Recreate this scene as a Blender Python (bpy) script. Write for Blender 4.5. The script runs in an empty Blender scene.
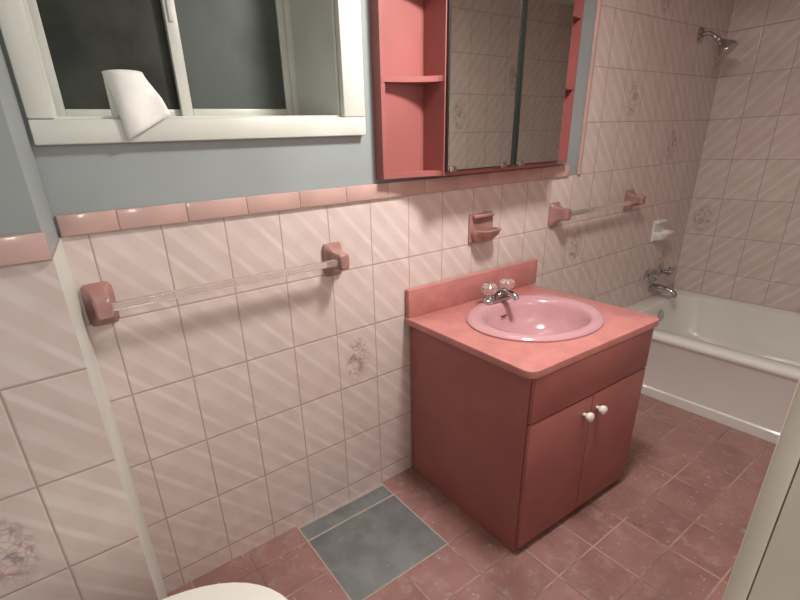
import bpy, bmesh, math, random
from mathutils import Vector, Matrix
random.seed(4)
S=1.2
scn=bpy.context.scene
COL=bpy.context.collection
try:
    scn.view_settings.view_transform='Standard'
    scn.view_settings.look='None'
except Exception: pass
# ---------------------------------------------------------------- materials
def lin(c): 
    return tuple(((v/255/12.92) if v/255<=.04045 else ((v/255+.055)/1.055)**2.4) for v in c)+(1,)
class NB:
    def __init__(s,name):
        s.m=bpy.data.materials.new(name);s.m.use_nodes=True;s.t=s.m.node_tree
        s.b=s.t.nodes['Principled BSDF'];s.o=s.t.nodes['Material Output']
    def n(s,t,**k):
        x=s.t.nodes.new(t)
        for a,b in k.items(): setattr(x,a,b)
        return x
    def put(s,sock,v):
        if hasattr(v,'is_output'): s.t.links.new(v,sock)
        else: sock.default_value=v
    def math(s,op,a,b=None,c=None,clamp=False):
        x=s.n('ShaderNodeMath',operation=op,use_clamp=clamp);s.put(x.inputs[0],a)
        if b is not None:s.put(x.inputs[1],b)
        if c is not None:s.put(x.inputs[2],c)
        return x.outputs[0]
    def mr(s,v,a,b,c=0,d=1,smooth=True):
        x=s.n('ShaderNodeMapRange');x.interpolation_type='SMOOTHSTEP' if smooth else 'LINEAR'
        s.put(x.inputs[0],v)
        for i,q in enumerate((a,b,c,d)):s.put(x.inputs[i+1],q)
        return x.outputs[0]
    def mix(s,f,a,b,bt='MIX'):
        x=s.n('ShaderNodeMix',data_type='RGBA',blend_type=bt);s.put(x.inputs[0],f);s.put(x.inputs[6],a);s.put(x.inputs[7],b);return x.outputs[2]
    def obj(s): return s.n('ShaderNodeTexCoord').outputs['Object']
    def noise(s,vec,scale,detail=3,rough=.5):
        x=s.n('ShaderNodeTexNoise');s.put(x.inputs['Vector'],vec);x.inputs['Scale'].default_value=scale;x.inputs['Detail'].default_value=detail;x.inputs['Roughness'].default_value=rough;return x.outputs['Fac']
    def comb(s,a,b,c=0.0):
        x=s.n('ShaderNodeCombineXYZ');s.put(x.inputs[0],a);s.put(x.inputs[1],b);s.put(x.inputs[2],c);return x.outputs[0]
    def bump(s,h,dist=.002,st=.5):
        x=s.n('ShaderNodeBump');x.inputs['Strength'].default_value=st;x.inputs['Distance'].default_value=dist;s.put(x.inputs['Height'],h);s.put(s.b.inputs['Normal'],x.outputs[0])
def simple(name,rgb,rough=.5,var=.06,nscale=8,metal=0,coat=0,bump=0,spec=.5,trans=0,scuff=None,sth=.64):
    k=NB(name);c=lin(rgb);n=k.noise(k.obj(),nscale,4)
    d=tuple(v*(1-var*2) for v in c[:3])+(1,);u=tuple(min(1,v*(1+var*2)) for v in c[:3])+(1,)
    cc=k.mix(k.mr(n,.3,.7),d,u)
    if scuff: cc=k.mix(k.mr(k.noise(k.obj(),26,6,.7),sth,sth+.08,0,.5),cc,lin(scuff))
    k.put(k.b.inputs['Base Color'],cc)
    k.b.inputs['Roughness'].default_value=rough;k.b.inputs['Metallic'].default_value=metal
    k.b.inputs['Coat Weight'].default_value=coat;k.b.inputs['Specular IOR Level'].default_value=spec
    k.b.inputs['Transmission Weight'].default_value=trans
    if bump:k.bump(k.noise(k.obj(),nscale*25,3),.001,bump)
    return k.m
def tile_mat(name,axis,off,flowers=(),sdir=1,w=.1516,h=.2032,offv=1.077):
    k=NB(name);sp=k.n('ShaderNodeSeparateXYZ');k.put(sp.inputs[0],k.obj())
    a=sp.outputs['X'] if 'X' in axis else sp.outputs['Y']
    if axis[0]=='n':a=k.math('MULTIPLY',a,-1.0)
    um=k.math('SUBTRACT',a,off);vm=k.math('SUBTRACT',sp.outputs['Z'],offv)
    U=k.math('DIVIDE',um,w);V=k.math('DIVIDE',vm,h)
    fu=k.math('FRACT',U);fv=k.math('FRACT',V);iu=k.math('FLOOR',U);iv=k.math('FLOOR',V)
    du=k.math('MULTIPLY',k.math('MINIMUM',fu,k.math('SUBTRACT',1.0,fu)),w)
    dv=k.math('MULTIPLY',k.math('MINIMUM',fv,k.math('SUBTRACT',1.0,fv)),h)
    d=k.math('MINIMUM',du,dv)
    st=k.math('FRACT',k.math('ADD',k.math('DIVIDE',k.math('ADD',vm,k.math('MULTIPLY',um,1.1*sdir)),.150),.2))
    cr=k.n('ShaderNodeValToRGB');k.put(cr.inputs[0],st);r=cr.color_ramp;r.interpolation='EASE'
    vals=[(0,0),(.08,.0),(.16,.75),(.34,.5),(.42,0),(.62,0),(.70,1),(.76,.9),(.82,0)]
    while len(r.elements)<len(vals): r.elements.new(.5)
    for e,(p,v) in zip(r.elements,vals):e.position=p;e.color=(v,v,v,1)
    wn=k.n('ShaderNodeTexWhiteNoise');k.put(wn.inputs[0],k.comb(iu,iv))
    soft=k.noise(k.obj(),14,3)
    c=k.mix(k.mr(soft,.3,.7),lin((207,189,183)),lin((213,197,191)))
    c=k.mix(k.math('MULTIPLY',cr.outputs[0],k.mr(k.noise(k.obj(),9,2),.35,.65,.3,.75)),c,lin((225,215,210)))
    c=k.mix(k.math('MULTIPLY',wn.outputs['Value'],.14),c,lin((190,170,163)))
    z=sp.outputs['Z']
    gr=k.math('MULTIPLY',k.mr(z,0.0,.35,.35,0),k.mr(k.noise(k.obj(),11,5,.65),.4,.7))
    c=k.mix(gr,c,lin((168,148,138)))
    if flowers:
        tot=None
        for (i,j) in flowers:
            q=k.math('MULTIPLY',k.math('COMPARE',iu,float(i),.1),k.math('COMPARE',iv,float(j),.1))
            tot=q if tot is None else k.math('ADD',tot,q)
        lx=k.math('MULTIPLY',k.math('SUBTRACT',fu,.5),w);lz=k.math('MULTIPLY',k.math('SUBTRACT',fv,.45),h)
        lz2=k.math('MULTIPLY',lz,.62)
        rad=k.math('SQRT',k.math('ADD',k.math('MULTIPLY',lx,lx),k.math('MULTIPLY',lz2,lz2)))
        fo=k.mr(rad,.03,.06,1,0)
        vo=k.n('ShaderNodeTexVoronoi',feature='DISTANCE_TO_EDGE');k.put(vo.inputs['Vector'],k.obj());vo.inputs['Scale'].default_value=62
        ed=k.mr(vo.outputs['Distance'],.03,.16,1,0)
        bl=k.mr(k.noise(k.obj(),38,4),.48,.6)
        fl=k.math('MULTIPLY',k.math('MULTIPLY',fo,tot),k.math('ADD',k.math('MULTIPLY',ed,.45),k.math('MULTIPLY',bl,.6)),clamp=True)
        c=k.mix(k.math('MULTIPLY',fl,.85),c,k.mix(k.mr(k.noise(k.obj(),30,2),.4,.6),lin((142,128,132)),lin((176,136,136))))
    g=k.mr(d,.0012,.0022)
    c=k.mix(g,lin((174,152,145)),c)
    k.put(k.b.inputs['Base Color'],c)
    k.put(k.b.inputs['Roughness'],k.mr(g,0,1,.8,.2))
    k.bump(k.math('ADD',k.mr(d,.0008,.0045),k.math('MULTIPLY',soft,.25)),.0015,.6)
    return k.m
def floor_mat():
    k=NB('floor_pink_tile');sp=k.n('ShaderNodeSeparateXYZ');k.put(sp.inputs[0],k.obj())
    w,h=.1825,.145
    U=k.math('DIVIDE',k.math('SUBTRACT',sp.outputs['X'],.235),w);V=k.math('DIVIDE',k.math('SUBTRACT',sp.outputs['Y'],-.085),h)
    fu=k.math('FRACT',U);fv=k.math('FRACT',V)
    du=k.math('MULTIPLY',k.math('MINIMUM',fu,k.math('SUBTRACT',1.0,fu)),w)
    dv=k.math('MULTIPLY',k.math('MINIMUM',fv,k.math('SUBTRACT',1.0,fv)),h)
    d=k.math('MINIMUM',du,dv)
    wn=k.n('ShaderNodeTexWhiteNoise');k.put(wn.inputs[0],k.comb(k.math('FLOOR',U),k.math('FLOOR',V)))
    n1=k.noise(k.obj(),7,5,.6);n2=k.noise(k.obj(),42,6,.7);n3=k.noise(k.obj(),16,6,.7);n4=k.noise(k.obj(),4,6,.7)
    c=k.mix(k.mr(n1,.3,.7),lin((134,97,92)),lin((154,115,109)))
    c=k.mix(k.math('MULTIPLY',wn.outputs['Value'],.4),c,lin((168,128,121)))
    c=k.mix(k.mr(n4,.5,.66,0,.45),c,lin((112,84,77)))
    c=k.mix(k.mr(n3,.5,.66,0,.42),c,lin((176,150,143)))
    c=k.mix(k.mr(n2,.61,.68,0,.75),c,lin((206,186,179)))
    g=k.mr(d,.0014,.003)
    c=k.mix(g,k.mix(k.mr(n4,.4,.6),lin((176,148,140)),lin((122,97,90))),c)
    k.put(k.b.inputs['Base Color'],c)
    k.put(k.b.inputs['Roughness'],k.math('ADD',k.mr(g,0,1,.35,0),k.mr(n3,.3,.7,.26,.5)))
    k.bump(k.math('ADD',k.mr(d,.001,.005),k.math('MULTIPLY',n1,.5)),.0015,.55)
    return k.m
M_floor=floor_mat()
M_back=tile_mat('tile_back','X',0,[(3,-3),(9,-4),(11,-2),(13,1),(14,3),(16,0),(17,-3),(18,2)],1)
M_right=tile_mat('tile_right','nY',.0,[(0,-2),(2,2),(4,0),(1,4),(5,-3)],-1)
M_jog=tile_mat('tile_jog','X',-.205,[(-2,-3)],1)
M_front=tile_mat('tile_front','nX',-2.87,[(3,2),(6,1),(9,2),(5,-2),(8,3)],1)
M_paint=simple('paint_bluegrey',(148,156,157),.55,.03,3,scuff=(168,174,173),sth=.66)
M_ceil=simple('ceiling_paint',(222,221,217),.7,.02,3)
M_trim=simple('trim_white_paint',(210,213,205),.35,.03,6)
M_cream=simple('jamb_cream_paint',(222,212,198),.4,.03,6)
M_cap=simple('cap_pink_glaze',(194,160,152),.22,.04,9,coat=.3)
M_ceram=simple('ceramic_pink',(158,116,111),.15,.09,14,coat=.5)
M_van=simple('vanity_pink_paint',(159,97,91),.5,.04,5,bump=.12)
M_vand=simple('vanity_dark_gap',(70,28,24),.7,.04,5)
M_ctr=simple('countertop_pink',(184,121,116),.36,.04,22,scuff=(200,152,147))
M_basin=simple('basin_pink_porcelain',(190,144,150),.14,.02,4,coat=.4)
M_cab=simple('cabinet_pink_paint',(154,90,87),.5,.04,5)
M_tub=simple('tub_enamel',(226,224,218),.12,.01,3,coat=.5)
M_por=simple('white_porcelain',(232,230,224),.12,.01,4,coat=.5)
M_chrome=simple('chrome',(190,190,190),.12,.03,10,metal=1)
M_dark=simple('dark_metal',(30,34,32),.35,.05,10)
M_mirror=simple('mirror_silver',(225,228,222),.02,.0,2,metal=1)
M_paper=simple('paper_white',(238,238,234),.9,.02,30)
M_slate=simple('slate_tile',(114,117,116),.42,.08,12,bump=.2,scuff=(146,146,142),sth=.6)
M_grout=simple('grout_light',(170,156,148),.8,.04,30)
M_acry=NB('clear_acrylic');M_acry.b.inputs['Base Color'].default_value=lin((240,228,224));M_acry.b.inputs['Transmission Weight'].default_value=.8;M_acry.b.inputs['IOR'].default_value=1.4
_n=M_acry.noise(M_acry.obj(),20,2);M_acry.put(M_acry.b.inputs['Roughness'],M_acry.mr(_n,.3,.7,.06,.16));M_acry=M_acry.m
def pane(name,a,b):
    k=NB(name);k.put(k.b.inputs['Base Color'],k.mix(k.mr(k.noise(k.obj(),5,4),.4,.62),lin(a),lin(b)));k.b.inputs['Roughness'].default_value=.4;k.b.inputs['Specular IOR Level'].default_value=.25;return k.m
M_paneL=pane('night_glass',(34,38,35),(60,64,58));M_paneR=pane('night_glass_screen',(72,78,76),(84,90,87))
def lampmat(nm,st):
    k=NB(nm);k.b.inputs['Emission Color'].default_value=(1,.93,.85,1);k.b.inputs['Emission Strength'].default_value=st;k.put(k.b.inputs['Base Color'],k.mix(k.noise(k.obj(),3),(1,1,1,1),(.95,.93,.9,1)));return k.m
M_lamp=lampmat('lamp_glass',3)
M_globe=lampmat('globe_glass',15)
M_fill=lampmat('fill_pendant_glow',28)  # glow for the added fill light behind the camera
# ---------------------------------------------------------------- geometry
def mk(name,bm,mats,parent=None,smooth=False):
    me=bpy.data.meshes.new(name);bmesh.ops.recalc_face_normals(bm,faces=bm.faces);bm.to_mesh(me);bm.free()
    if not isinstance(mats,(list,tuple)):mats=[mats]
    for m in mats:me.materials.append(m)
    o=bpy.data.objects.new(name,me);COL.objects.link(o)
    if parent:o.parent=parent
    if smooth:
        for p in me.polygons:p.use_smooth=True
        try: me.set_sharp_from_angle(angle=math.radians(40))
        except Exception: pass
    return o
def empty(name):
    o=bpy.data.objects.new(name,None);COL.objects.link(o);o.empty_display_size=.05;return o
def addbox(bm,a,b,mi=0,bev=0,seg=2,M=None):
    g=bmesh.ops.create_cube(bm,size=1);vs=g['verts']
    for v in vs:
        v.co=Vector(((a[i]+b[i])/2+v.co[i]*abs(b[i]-a[i])) for i in range(3))
    fs=list({f for v in vs for f in v.link_faces});
    for f in fs:f.material_index=mi
    if bev:
        es=list({e for f in fs for e in f.edges})
        r=bmesh.ops.bevel(bm,geom=es,offset=bev,segments=seg,affect='EDGES',profile=.5)
        for f in r['faces']:f.material_index=mi
def box(name,a,b,mat,parent=None,bev=0,seg=2,M=None):
    bm=bmesh.new();addbox(bm,a,b,0,bev,seg,M);return mk(name,bm,mat,parent,smooth=bev>0)
def loft(name,loops,mat,parent=None,capa=True,capb=True,smooth=True,closed=True):
    bm=bmesh.new();L=[[bm.verts.new(p) for p in l] for l in loops];n=len(L[0])
    for A,B in zip(L,L[1:]):
        for i in range(n if closed else n-1):
            bm.faces.new((A[i],A[(i+1)%n],B[(i+1)%n],B[i]))
    if capa:bm.faces.new(L[0])
    if capb:bm.faces.new(L[-1][::-1])
    return mk(name,bm,mat,parent,smooth)
def lathe(name,prof,mat,parent=None,M=Matrix(),n=32,sx=1,sy=1,capa=True,capb=True):
    loops=[[M@Vector((r*sx*math.cos(2*math.pi*i/n),r*sy*math.sin(2*math.pi*i/n),z)) for i in range(n)] for r,z in prof]
    return loft(name,loops,mat,parent,capa,capb)
def orient(loc,d):
    return Matrix.Translation(loc)@Vector(d).normalized().to_track_quat('Z','Y').to_matrix().to_4x4()
def tube(name,pts,r,mat,parent=None,n=16,res=6):
    P=[Vector(p) for p in pts]
    Q=[]
    for i in range(len(P)-1):
        p0=P[max(i-1,0)];p1=P[i];p2=P[i+1];p3=P[min(i+2,len(P)-1)]
        for t in [j/res for j in range(res)]:
            Q.append(.5*((2*p1)+(-p0+p2)*t+(2*p0-5*p1+4*p2-p3)*t*t+(-p0+3*p1-3*p2+p3)*t**3))
    Q.append(P[-1]);loops=[];up=None
    for i,q in enumerate(Q):
        t=(Q[min(i+1,len(Q)-1)]-Q[max(i-1,0)]).normalized()
        if up is None: up=t.orthogonal().normalized()
        up=(up-t*up.dot(t)).normalized();s=t.cross(up)
        rr=r[0]+(r[1]-r[0])*i/(len(Q)-1) if isinstance(r,tuple) else r
        loops.append([q+rr*(math.cos(2*math.pi*j/n)*up+math.sin(2*math.pi*j/n)*s) for j in range(n)])
    return loft(name,loops,mat,parent)
CT=1.122;CB=1.077;XJ=-.203;XJF=-.226;YJ=-.27;XR=2.87;YF=-1.135;XLW=-.78;ZC=2.0
# ---- floor, ceiling
box('floor',(XLW-.1,YF-.9,-.06),(XR+.1,.0,0),M_floor)
box('ceiling',(XLW-.1,YF-.9,ZC),(XR+.1,.3,ZC+.06),M_ceil)
# ---- back wall with window opening
WX0,WX1,WZ0,WZ1=-.155,.522,1.305,1.78
XT=1.70
bm=bmesh.new()
addbox(bm,(XLW-.1,0,-.06),(XT,.3,CB),0)
addbox(bm,(XT,0,-.06),(XR+.1,.3,ZC),0)
P=.004
addbox(bm,(XLW-.1,P,CB),(WX0,.3,ZC),1)
addbox(bm,(WX1,P,CB),(XT,.3,ZC),1)
addbox(bm,(WX0,P,CB),(WX1,.3,WZ0),1)
addbox(bm,(WX0,P,WZ1),(WX1,.3,ZC),1)
mk('wall_back',bm,[M_back,M_paint])
box('wall_right',(XR,YF-.1,-.06),(XR+.1,0,ZC),M_right)
bm=bmesh.new()
def prism(pts,z0,z1,mi,sidemi):
    A=[bm.verts.new((x,y,z0)) for x,y in pts];B=[bm.verts.new((x,y,z1)) for x,y in pts];n=len(pts)
    for i in range(n):
        f=bm.faces.new((A[i],A[(i+1)%n],B[(i+1)%n],B[i]));f.material_index=sidemi if i==1 else mi
    for q in (A[::-1],B):
        f=bm.faces.new(q);f.material_index=mi
prism([(XLW,YJ),(XJF,YJ),(XJ,0),(XLW,0)],0,CB,0,2)
prism([(XLW,YJ+P),(XJF-P,YJ+P),(XJ-P,0),(XLW,0)],CB,ZC,1,1)
mk('wall_left_return',bm,[M_jog,M_paint,M_trim])
box('wall_left',(XLW-.1,YF-.9,-.06),(XLW,0,ZC),M_paint)
DX0,DX1=-.62,.22
bm=bmesh.new()
addbox(bm,(DX1+.015,YF-.12,-.0),(XR,YF,ZC),0)
addbox(bm,(XLW,YF-.12,0),(DX0-.015,YF,ZC),0)
addbox(bm,(DX0-.015,YF-.12,1.72),(DX1+.015,YF,ZC),1)
mk('wall_front',bm,[M_front,M_paint])
e=empty('door_frame')
box('jamb_right',(DX1,YF-.125,0),(DX1+.014,YF+.0,1.705),M_cream,e)
box('jamb_left',(DX0-.014,YF-.125,0),(DX0,YF+.0,1.705),M_cream,e)
box('jamb_head',(DX0-.014,YF-.125,1.705),(DX1+.014,YF,1.72),M_cream,e)
box('casing_right',(DX1-.0005,YF+.0005,0),(DX1+.07,YF+.017,1.77),M_cream,e,bev=.003)
box('casing_left',(DX0-.07,YF+.001,0),(DX0,YF+.017,1.77),M_cream,e,bev=.004)
box('casing_head',(DX0,YF+.001,1.705),(DX1,YF+.017,1.77),M_cream,e,bev=.004)
# ---- caps
def cap(name,x0,x1,y,off):
    bm=bmesh.new();w=.1516;k0=math.floor((x0-off)/w);x=off+k0*w
    while x<x1:
        a=max(x,x0)+.0006;b=min(x+w,x1)-.0006
        if b-a>.004: addbox(bm,(a,y-.009,CB+.0008),(b,y+.003,CT),0,.0022,2)
        x+=w
    addbox(bm,(x0,y-.007,CB-.001),(x1,y+.0035,CT-.001),1)
    return mk(name,bm,[M_cap,M_grout],smooth=True)
cap('trim_1',XJ+.001,1.62,0,.42*.1516)
cap('trim_2',XLW,XJF,YJ,XJ)
box('trim_3',(XT-.012,-.010,CB),(XT+.004,.003,ZC),M_cap,bev=.003)
# ---- window casing + sill
e=empty('window_1')
cw=.046;cy=-.018
box('casing_bottom',(WX0-cw,cy,WZ0-.047),(WX1+.07,P,WZ0),M_trim,e,bev=.004)
box('casing_right',(WX1,cy,WZ0+.0005),(WX1+.07,P,WZ1),M_trim,e,bev=.004)
box('casing_left',(WX0-cw,cy,WZ0+.0005),(WX0,P,WZ1),M_trim,e,bev=.004)
box('casing_top',(WX0-cw,cy,WZ1+.0005),(WX1+.07,P,WZ1+.07),M_trim,e,bev=.004)
box('sill_board',(WX0,P,WZ0-.0),(WX1,.24,WZ0+.006),M_trim,e)
box('reveal_right',(WX1-.006,P,WZ0+.006),(WX1,.24,WZ1),M_trim,e)
box('reveal_left',(WX0,P,WZ0+.006),(WX0+.006,.24,WZ1),M_trim,e)
box('reveal_top',(WX0+.006,P,WZ1-.006),(WX1-.006,.24,WZ1),M_trim,e)
def frame(name,x0,x1,z0,z1,y0,y1,t,mat,pm,tl=None,tr=None):
    bm=bmesh.new();tl=tl or t;tr=tr or t
    addbox(bm,(x0,y0,z0),(x0+tl,y1,z1),0,.002);addbox(bm,(x1-tr,y0,z0),(x1,y1,z1),0,.002)
    addbox(bm,(x0+tl,y0,z0),(x1-tr,y1,z0+t),0,.002);addbox(bm,(x0+tl,y0,z1-t),(x1-tr,y1,z1),0,.002)
    mk(name,bm,mat,e,smooth=True)
    if pm: box(name+'_pane',(x0+tl,(y0+y1)/2-.002,z0+t),(x1-tr,(y0+y1)/2+.002,z1-t),pm,e)
frame('outer_frame',WX0,WX1,WZ0,WZ1,.24,.295,.022,M_trim,None)
frame('sash_left',WX0+.022,.185,WZ0+.022,WZ1-.022,.27,.288,.02,M_trim,M_paneL)
frame('sash_right',.162,WX1-.022,WZ0+.022,WZ1-.022,.248,.266,.02,M_trim,M_paneR,tl=.030)
box('sash_latch',(.170,.242,1.55),(.180,.248,1.60),M_trim,e,bev=.001)
# ---- paper roll on the sill
e=empty('paper_towel_roll')
RX,RY,RZ=-.006,.032,1.3115
lathe('roll',[(.016,.0),(.036,.0),(.0385,.004),(.0385,.082),(.036,.086),(.016,.086),(.015,.08),(.015,.006)],M_paper,e,Matrix.Translation((RX,RY,RZ)),40,capa=False,capb=False)
bm=bmesh.new();rows=[]
NI,NJ=14,12
for i in range(NI+1):
    t=i/NI;row=[]
    for j in range(NJ+1):
        s=j/NJ
        a=math.radians(182+178*s);xt=RX+.0395*math.cos(a);yt=RY+.0395*math.sin(a)
        xb=-.034+.098*s;zb=1.262+.050*s;yb=-.0245-.009*math.sin(3.14*s)-.004*math.sin(7*s)
        f=t**1.15;ft=min(1,t*1.6)
        x=xt*(1-f)+xb*f;y=yt*(1-ft)+yb*ft;z=(RZ+.0865)*(1-t)+zb*t
        y=min(y,-.0215) if z<1.312 else y
        row.append(bm.verts.new((x,y,z)))
    rows.append(row)
for a,b in zip(rows,rows[1:]):
    for j in range(NJ):bm.faces.new((a[j],a[j+1],b[j+1],b[j]))
o=mk('loose_sheet',bm,M_paper,e,True);mo=o.modifiers.new('s','SOLIDIFY');mo.thickness=.0012;mo.offset=0
# ---- towel bars
def towel_bar(x0,x1,z,tag):
    e=empty('towel_bar')
    for i,x in enumerate((x0,x1)):
        def rect(y,hw,hh,dz=0,r=.3,n=32):
            out=[]
            for q in range(n):
                a=2*math.pi*(q+.5)/n;c,s=math.cos(a),math.sin(a);p=7
                rr=(abs(c)**p+abs(s)**p)**(-1/p);out.append((x+hw*rr*c,y,z+dz+hh*rr*s))
            return out
        loft('bracket_%d'%(i+1),[rect(-.0005,.032,.05),rect(-.008,.032,.05),rect(-.012,.029,.047),rect(-.020,.021,.036,.002),rect(-.036,.018,.026,.003),rect(-.060,.018,.024,.003),rect(-.072,.017,.023,.003),rect(-.077,.013,.018,.003)],M_ceram,e)
    box('acrylic_rod',(x0+.012,-.068,z-.006),(x1-.012,-.050,z+.012),M_acry,e,bev=.002)
towel_bar(-.165,.458,.918,'a')
towel_bar(1.549,2.151,.928,'b')
# ---- soap holders
def soap(name,x,z,w,h,mat):
    e=empty(name)
    box('backplate',(x-w/2,-.010,z-h/2),(x+w/2,-.0005,z+h/2),mat,e,bev=.004,seg=3)
    def ring(s,d,zz,y0=-.0095,n=24):
        out=[]
        for q in range(n+1):
            a=math.pi*q/n;c,sn=math.cos(a),math.sin(a);p=3.5
            rr=(abs(c)**p+abs(sn)**p)**(-1/p);out.append((x+s*rr*c,y0-d*rr*sn,zz))
        return out
    hw=w*.47;dz=z-h*.12
    loft('tray',[ring(hw*.75,.035,dz-h*.30),ring(hw*.95,.055,dz-h*.12),ring(hw,.064,dz+h*.06),ring(hw*.97,.061,dz+h*.09),ring(hw*.86,.052,dz+h*.07),ring(hw*.8,.045,dz-h*.08),ring(hw*.6,.03,dz-h*.14)],mat,e)
    box('top_lip',(x-hw*.9,-.026,z+h*.34),(x+hw*.9,-.0095,z+h*.47),mat,e,bev=.005,seg=3)
soap('soap_dish',1.100,.932,.124,.106,M_ceram)
soap('soap_dish.001',2.516,.735,.12,.115,M_por)
# ---- medicine cabinet
e=empty('medicine_cabinet')
c0,c1=.635,1.55;bx0,bx1=.812,1.385;z0,z1=1.134,1.80;D=-.105
box('back_panel',(c0,-.012,z0),(c1,-.0005+P,z1),M_cab,e)
bm=bmesh.new()
addbox(bm,(bx0,D,z0),(bx0+.014,-.012,z1),0,.0015)
addbox(bm,(bx1-.014,D,z0),(bx1,-.012,z1),0,.0015)
addbox(bm,(bx0+.014,D,z0),(bx1-.014,-.012,z0+.014),0)
addbox(bm,(bx0+.014,D,z1-.014),(bx1-.014,-.012,z1),0)
mk('mirror_box',bm,M_cab,e)
box('left_stile',(c0,-.036,z0),(c0+.014,-.012,z1),M_cab,e)
box('right_stile',(c1-.014,-.036,z0),(c1,-.012,z1),M_cab,e)
def shelf(nm,xa,xb,z,t=.015):
    sg=1 if xb>xa else -1;xa=xa+sg*.0008
    pts=[];n=10
    for q in range(n+1):
        a=math.pi/2*q/n
        pts.append((xa+(xb-xa)*(math.sin(a)),-.037-(.065)*(1-math.cos(a))**.8))
    pts.append((xb,-.0118));pts.append((xa,-.0118))
    loft(nm,[[(p[0],p[1],z) for p in pts],[(p[0],p[1],z+t) for p in pts]],M_cab,e,smooth=False)
for i,z in enumerate((z0+.0005,1.392,1.62,z1-.0155)):
    shelf('shelf_left_%d'%i,c0,bx0,z);shelf('shelf_right_%d'%i,c1,bx1,z)
xm=1.124
for i,(a,b) in enumerate(((bx0+.003,xm-.002),(xm+.002,bx1-.012))):
    box('door_backing_%d'%i,(a,D-.010,z0+.012),(b,D-.0005,z1-.01),M_dark,e,bev=.001)
    box('mirror_%d'%i,(a+.003,D-.0125,z0+.015),(b-.003,D-.0102,z1-.014),M_mirror,e)
box('center_edge_left',(xm-.016,D-.015,z0+.012),(xm-.0015,D-.0126,z1-.01),M_dark,e)
box('center_edge_right',(xm+.0015,D-.015,z0+.012),(xm+.010,D-.0126,z1-.01),M_dark,e)
for i,x in enumerate((.838,xm-.055,xm+.035)):
    box('clip_%d'%i,(x-.014,D-.017,z0+.010),(x+.014,D-.0126,z0+.026),M_chrome,e,bev=.002)
# ---- vanity
e=empty('bathroom_vanity');van_root=e
vx0,vx1,vy0,vy1,vz=.740,1.338,-.528,-.004,.640
bm=bmesh.new()
addbox(bm,(vx0,vy0,0.001),(vx0+.016,vy1,vz),0,.0012)
addbox(bm,(vx1-.016,vy0,0.001),(vx1,vy1,vz),0,.0012)
addbox(bm,(vx0+.016,vy0+.05,0.001),(vx1-.016,vy0+.062,.05),0)
addbox(bm,(vx0+.016,vy0+.001,.035),(vx1-.016,vy1,.05),0)
addbox(bm,(vx0+.016,vy1-.01,.05),(vx1-.016,vy1,vz),0)
addbox(bm,(vx0+.016,vy0,.05),(vx1-.016,vy0+.012,vz),1)
mk('carcass',bm,[M_van,M_vand],e)
yf=vy0-.013
box('drawer_front',(vx0+.003,yf,.490),(vx1-.003,vy0-.0005,.632),M_van,e,bev=.002)
mxd=(vx0+vx1)/2-.002
box('door_left',(vx0+.003,yf,.030),(mxd-.0015,vy0-.0005,.4855),M_van,e,bev=.002)
box('door_right',(mxd+.0015,yf,.030),(vx1-.003,vy0-.0005,.4855),M_van,e,bev=.002)
for i,x in enumerate((mxd-.040,mxd+.028)):
    lathe('knob_%d'%(i+1),[(.006,0),(.006,.008),(.012,.013),(.0155,.02),(.0145,.027),(.008,.031),(.002,.032)],M_por,e,orient(Vector((x,yf,.430)),(0,-1,0)),24)
cxa,cxb,cya,cyb=.714,1.364,-.550,-.0035
zt=.664;bcx,bcy,ba,bb=1.054,-.282,.243,.207
def rr_point(ang,ins):
    x0,x1,y0,y1=cxa+ins,cxb-ins,cya+ins,cyb-ins;c,s=math.cos(ang),math.sin(ang);R=.03
    lo,hi=0,2
    def inside(t):
        px,py=bcx+c*t,bcy+s*t
        if not(x0<=px<=x1 and y0<=py<=y1):return False
        r=max(R-ins,.004)
        if py<y0+r:
            for qx in (x0+r,x1-r):
                if (px<qx if qx<bcx else px>qx):
                    return (px-qx)**2+(py-y0-r)**2<=r*r
        return True
    for _ in range(30):
        m=(lo+hi)/2
        if inside(m):lo=m
        else:hi=m
    return bcx+c*lo,bcy+s*lo
n=160;angs=[2*math.pi*i/n for i in range(n)]
for tx,ty in ((cxa,cyb),(cxb,cyb),(cxa,cya),(cxb,cya)):
    a=math.atan2(ty-bcy,tx-bcx)%(2*math.pi);j=min(range(n),key=lambda q:abs(angs[q]-a));angs[j]=a
ell=lambda f,z:[(bcx+ba*f*math.cos(a),bcy+bb*f*math.sin(a),z) for a in angs]
rec=lambda ins,z:[rr_point(a,ins)+(z,) for a in angs]
loft('countertop',[ell(.86,zt-.023),ell(.86,zt),rec(.004,zt),rec(.001,zt-.0015),rec(0,zt-.005),rec(0,zt-.023),ell(.861,zt-.0232)],M_ctr,e,False,False,True)
box('backsplash',(cxa+.005,-.022,zt),(cxb+.030,-.001,zt+.101),M_ctr,e,bev=.002)
def bas(prof):
    loops=[]
    for r,z,oy in prof:
        loops.append([(bcx+ba*r*math.cos(2*math.pi*i/64),bcy+oy+bb*r*math.sin(2*math.pi*i/64),zt+z) for i in range(64)])
    return loops
loft('basin',bas([(1,.0005,0),(1.0,.006,0),(.975,.012,0),(.93,.0145,0),(.86,.014,0),(.80,.011,-.006),(.765,.004,-.010),(.74,-.012,-.012),(.70,-.045,-.014),(.60,-.085,-.015),(.42,-.108,-.015),(.2,-.117,-.015),(.09,-.119,-.015),(.085,-.123,-.015)]),M_basin,e,False,True)
lathe('drain',[(.019,0),(.021,.002),(.017,.003),(.012,.001)],M_chrome,e,Matrix.Translation((bcx,bcy-.015,zt-.119)),24)
box('overflow_slot',(bcx-.014,bcy+.126,zt-.035),(bcx+.014,bcy+.129,zt-.029),M_dark,e,bev=.001)
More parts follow.
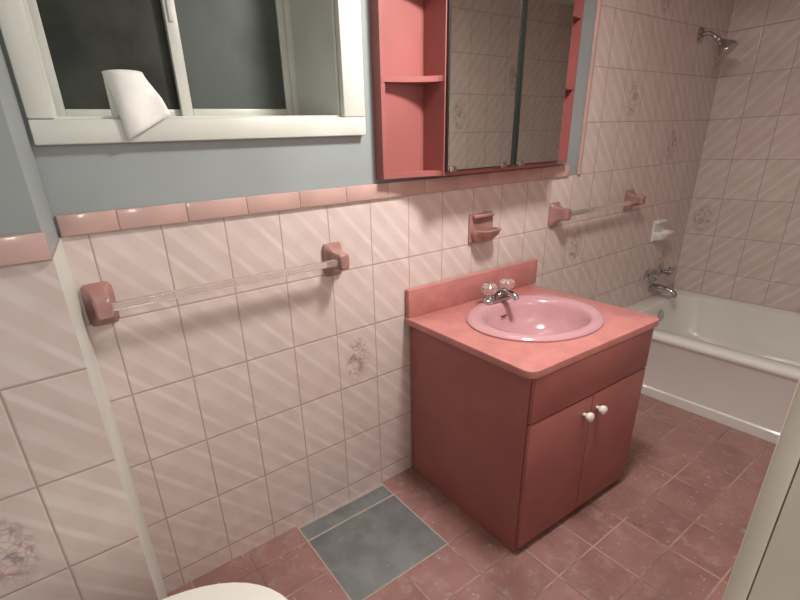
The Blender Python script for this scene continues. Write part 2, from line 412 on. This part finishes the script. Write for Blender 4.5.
# faucet
e=empty('sink_faucet');fau_root=e
fx,fy,fz=bcx+.016,-.104,zt+.0148
def sup(y,hw,hd,z,n=32,p=4):
    o=[]
    for q in range(n):
        a=2*math.pi*(q+.5)/n;c,s=math.cos(a),math.sin(a);rr=(abs(c)**p+abs(s)**p)**(-1/p);o.append((fx+hw*rr*c,fy+hd*rr*s,z))
    return o
loft('base_plate',[sup(0,.07,.022,fz),sup(0,.071,.023,fz+.006),sup(0,.066,.019,fz+.014),sup(0,.058,.013,fz+.018)],M_chrome,e)
for i,dx in enumerate((-.046,.046)):
    lathe('valve_%d'%i,[(.017,.012),(.015,.02),(.010,.024),(.010,.034)],M_chrome,e,Matrix.Translation((fx+dx,fy,fz)),20)
    prof=[(.010,.032),(.021,.036),(.026,.046),(.026,.060),(.019,.069),(.006,.072)]
    loops=[]
    for r,z in prof:
        loops.append([(fx+dx+r*(1+.10*(q%4<2)*(r>.015))*math.cos(2*math.pi*q/32),fy+r*(1+.10*(q%4<2)*(r>.015))*math.sin(2*math.pi*q/32),fz+z) for q in range(32)])
    loft('acrylic_knob_%d'%i,loops,M_acry,e,smooth=False)
    lathe('knob_button_%d'%i,[(.009,.0715),(.008,.074),(.002,.075)],M_chrome,e,Matrix.Translation((fx+dx,fy,fz)),16)
tube('spout',[(fx,fy,fz+.012),(fx,fy-.006,fz+.032),(fx,fy-.035,fz+.040),(fx,fy-.075,fz+.034),(fx,fy-.088,fz+.020)],(.015,.010),M_chrome,e)
lathe('popup_rod',[(.003,0),(.003,.03),(.006,.033),(.006,.04),(.002,.042)],M_chrome,e,Matrix.Translation((fx,fy+.014,fz+.016)),12)
# the vanity stands very slightly skewed to the wall
piv=Vector((vx0,vy0,0));RV=Matrix.Translation(piv+Vector((0,-.002,0)))@Matrix.Rotation(math.radians(-1.9),4,'Z')@Matrix.Translation(-piv)
for r_ in (van_root,fau_root): r_.matrix_world=RV
# ---- bathtub
e=empty('bathtub')
tx0,tx1,ty0,ty1,tz=2.035,XR-.002,YF+.003,-.002,.335
def tl(x0,x1,y0,y1,z,r,n=64):
    out=[];pts=[(x1-r,y1-r,0),(x0+r,y1-r,90),(x0+r,y0+r,180),(x1-r,y0+r,270)];k=n//4
    for cx,cy_,a0 in pts:
        for q in range(k):
            a=math.radians(a0+90*q/(k-1));out.append((cx+r*math.cos(a),cy_+r*math.sin(a),z))
    return out
L=[tl(tx0+.012,tx1,ty0,ty1,.001,.002),tl(tx0+.012,tx1,ty0,ty1,.045,.002),tl(tx0+.018,tx1,ty0,ty1,.052,.002),tl(tx0+.016,tx1,ty0,ty1,tz-.05,.002),tl(tx0+.006,tx1,ty0,ty1,tz-.035,.002),tl(tx0,tx1,ty0,ty1,tz-.025,.002),tl(tx0,tx1,ty0,ty1,tz-.012,.002),tl(tx0+.006,tx1,ty0,ty1,tz-.002,.002),tl(tx0+.018,tx1-.005,ty0+.005,ty1-.005,tz,.004),
 tl(tx0+.075,tx1-.055,ty0+.07,ty1-.07,tz+.0,.13),tl(tx0+.088,tx1-.066,ty0+.085,ty1-.082,tz-.008,.13),tl(tx0+.10,tx1-.075,ty0+.11,ty1-.09,tz-.05,.13),tl(tx0+.13,tx1-.10,ty0+.19,ty1-.12,.12,.12),tl(tx0+.17,tx1-.14,ty0+.25,ty1-.16,.075,.10),tl(tx0+.25,tx1-.22,ty0+.34,ty1-.25,.065,.06)]
loft('tub_shell',L,M_tub,e)
lathe('overflow_plate',[(.033,0),(.033,.004),(.025,.009),(.004,.010)],M_chrome,e,orient(Vector((2.53,ty1-.096,.26)),(0,-1,.1)),24)
# tub filler
e=empty('tub_faucet')
vx,vzz=2.575,.480
for i,dx in enumerate((-.075,.075)):
    lathe('escutcheon_%d'%i,[(.034,0.0005),(.034,.004),(.024,.014),(.013,.018),(.013,.042)],M_chrome,e,orient(Vector((vx+dx,0,vzz)),(0,-1,0)),24)
    lathe('handle_hub_%d'%i,[(.016,.042),(.018,.05),(.016,.066),(.005,.07)],M_chrome,e,orient(Vector((vx+dx,0,vzz)),(0,-1,0)),20)
    for a in (0,1):
        d=Vector((math.cos(.5+a*math.pi/2),0,math.sin(.5+a*math.pi/2)))*.034
        c=Vector((vx+dx,-.057,vzz));tube('handle_arm_%d_%d'%(i,a),[c-d,c,c+d],.0075,M_chrome,e,12,2)
lathe('center_plate',[(.028,.0005),(.028,.004),(.02,.012),(.010,.02),(.010,.036),(.004,.038)],M_chrome,e,orient(Vector((vx,0,vzz)),(0,-1,0)),24)
lathe('spout_flange',[(.03,.0005),(.03,.005),(.022,.009)],M_chrome,e,orient(Vector((vx-.0,0,.402)),(0,-1,0)),24)
tube('spout',[(vx,-.004,.402),(vx,-.05,.403),(vx,-.10,.398),(vx,-.125,.382),(vx,-.128,.365)],(.020,.016),M_chrome,e)
# shower head
e=empty('shower_head')
hx,hz=2.574,1.652
lathe('wall_flange',[(.032,.0005),(.032,.004),(.022,.012),(.012,.016)],M_chrome,e,orient(Vector((hx,0,hz)),(0,-1,0)),24)
tube('arm',[(hx,-.004,hz),(hx,-.035,hz+.002),(hx,-.06,hz-.010),(hx,-.08,hz-.028)],.0095,M_chrome,e)
lathe('head',[(.012,0),(.015,.004),(.015,.014),(.012,.018),(.014,.026),(.022,.036),(.036,.062),(.041,.076),(.040,.084),(.033,.086),(.004,.084)],M_chrome,e,orient(Vector((hx,-.078,hz-.026)),(0,-.70,-.71)),28)
# ---- toilet
e=empty('toilet')
def oval(cx,a,b,z,cy=-.575,n=48,back=1.0):
    out=[]
    for q in range(n):
        t=2*math.pi*q/n;c,s=math.cos(t),math.sin(t)
        if c<0:
            p=3.2;rr=(abs(c)**p+abs(s)**p)**(-1/p);x=cx+a*back*rr*c;y=cy+b*rr*s
        else: x=cx+a*c;y=cy+b*s
        out.append((x,y,z))
    return out
loft('bowl',[oval(-.33,.16,.10,.001),oval(-.33,.155,.095,.03),oval(-.33,.145,.09,.10),oval(-.31,.18,.11,.19),oval(-.29,.22,.15,.28),oval(-.28,.245,.17,.34),oval(-.28,.25,.175,.362),oval(-.28,.24,.165,.368)],M_por,e)
loft('seat',[oval(-.27,.258,.183,.369),oval(-.27,.262,.187,.376),oval(-.27,.258,.183,.384)],M_por,e)
loft('lid',[oval(-.27,.260,.185,.385),oval(-.27,.264,.189,.391),oval(-.27,.258,.183,.400),oval(-.27,.235,.16,.404)],M_por,e)
box('tank',(-.765,-.765,.345),(-.585,-.385,.66),M_por,e,bev=.02,seg=4)
box('tank_lid',(-.772,-.775,.662),(-.575,-.375,.69),M_por,e,bev=.01,seg=3)
box('tank_foot',(-.74,-.66,.20),(-.50,-.49,.366),M_por,e,bev=.02,seg=3)
tube('flush_lever',[(-.584,-.43,.61),(-.572,-.43,.61),(-.568,-.46,.606),(-.568,-.50,.60)],.006,M_chrome,e,10)
# ---- slate repair tile
box('slate_floor_tile',(.237,-.373,.0003),(.599,-.087,.0018),M_slate,bev=.0006)
box('slate_floor_tile.001',(.237,-.080,.0003),(.599,-.018,.0018),M_slate,bev=.0006)
box('floor_grout_strip',(.232,-.378,.0001),(.604,-.001,.0010),M_grout)
# ---- ceiling lamp
e=empty('ceiling_lamp')
LX,LY=.80,-.62
lathe('base_ring',[(.14,0),(.14,-.02),(.125,-.025)],M_trim,e,Matrix.Translation((LX,LY,ZC-.0005)),40)
lathe('glass_dome',[(.122,-.022),(.118,-.045),(.095,-.068),(.05,-.082),(.005,-.086)],M_lamp,e,Matrix.Translation((LX,LY,ZC)),40)
ld=bpy.data.lights.new('ceiling_lamp_bulb','AREA');ld.shape='DISK';ld.size=.20;ld.energy=30;ld.color=(1,.96,.91)
lo=bpy.data.objects.new('ceiling_lamp_bulb',ld);COL.objects.link(lo);lo.location=(LX,LY,ZC-.092);lo.parent=e
e=empty('added_fill_pendant')  # unseen pendant, added to brighten jamb and room from behind the camera
HX,HY,HZ=-.20,-1.78,1.52
lathe('canopy',[(.05,0),(.05,-.012),(.02,-.03),(.005,-.034)],M_trim,e,Matrix.Translation((HX,HY,ZC-.0005)),24)
tube('cord',[(HX,HY,ZC-.03),(HX,HY,1.75),(HX,HY,HZ+.09)],.003,M_dark,e,8,2)
lathe('globe',[(.02,.09),(.05,.078),(.078,.05),(.09,.0),(.078,-.05),(.05,-.078),(.005,-.09)],M_fill,e,Matrix.Translation((HX,HY,HZ)),28)
# ---- vanity light bar above the cabinet
e=empty('vanity_light')
box('bar',(.82,-.035,1.86),(1.38,.003,1.94),M_chrome,e,bev=.004)
for i,x in enumerate((.90,1.10,1.30)):
    lathe('socket_%d'%i,[(.026,.034),(.024,.05),(.018,.055)],M_chrome,e,orient(Vector((x,0,1.90)),(0,-1,0)),20)
    lathe('globe_%d'%i,[(.014,.054),(.030,.064),(.042,.082),(.046,.10),(.042,.118),(.028,.136),(.004,.144)],M_globe,e,orient(Vector((x,0,1.90)),(0,-1,0)),24)
# ---- world
w=bpy.data.worlds.new('World');scn.world=w;w.use_nodes=True
w.node_tree.nodes['Background'].inputs[0].default_value=(1,.97,.94,1);w.node_tree.nodes['Background'].inputs[1].default_value=.75
# ---- camera
R=[[0.820117,-0.570434,-0.044868],[-0.249703,-0.286239,-0.925049],[0.514836,0.769852,-0.377189]]
cd=bpy.data.cameras.new('camera');co=bpy.data.objects.new('camera',cd);COL.objects.link(co)
cd.sensor_width=36;cd.lens=456.345/800*36;cd.shift_x=(400-368.39)/800;cd.shift_y=(333.535-300)/800;cd.clip_start=.02
m=Matrix(((R[0][0],-R[1][0],-R[2][0]),(R[0][1],-R[1][1],-R[2][1]),(R[0][2],-R[1][2],-R[2][2])))
co.matrix_world=Matrix.Translation(Vector((-0.21743,-1.18853,1.22513))*S)@m.to_4x4()
scn.camera=co
for o in list(COL.objects):
    if o.parent is None and o is not co:
        o.location=o.location*S;o.scale=(S,S,S)
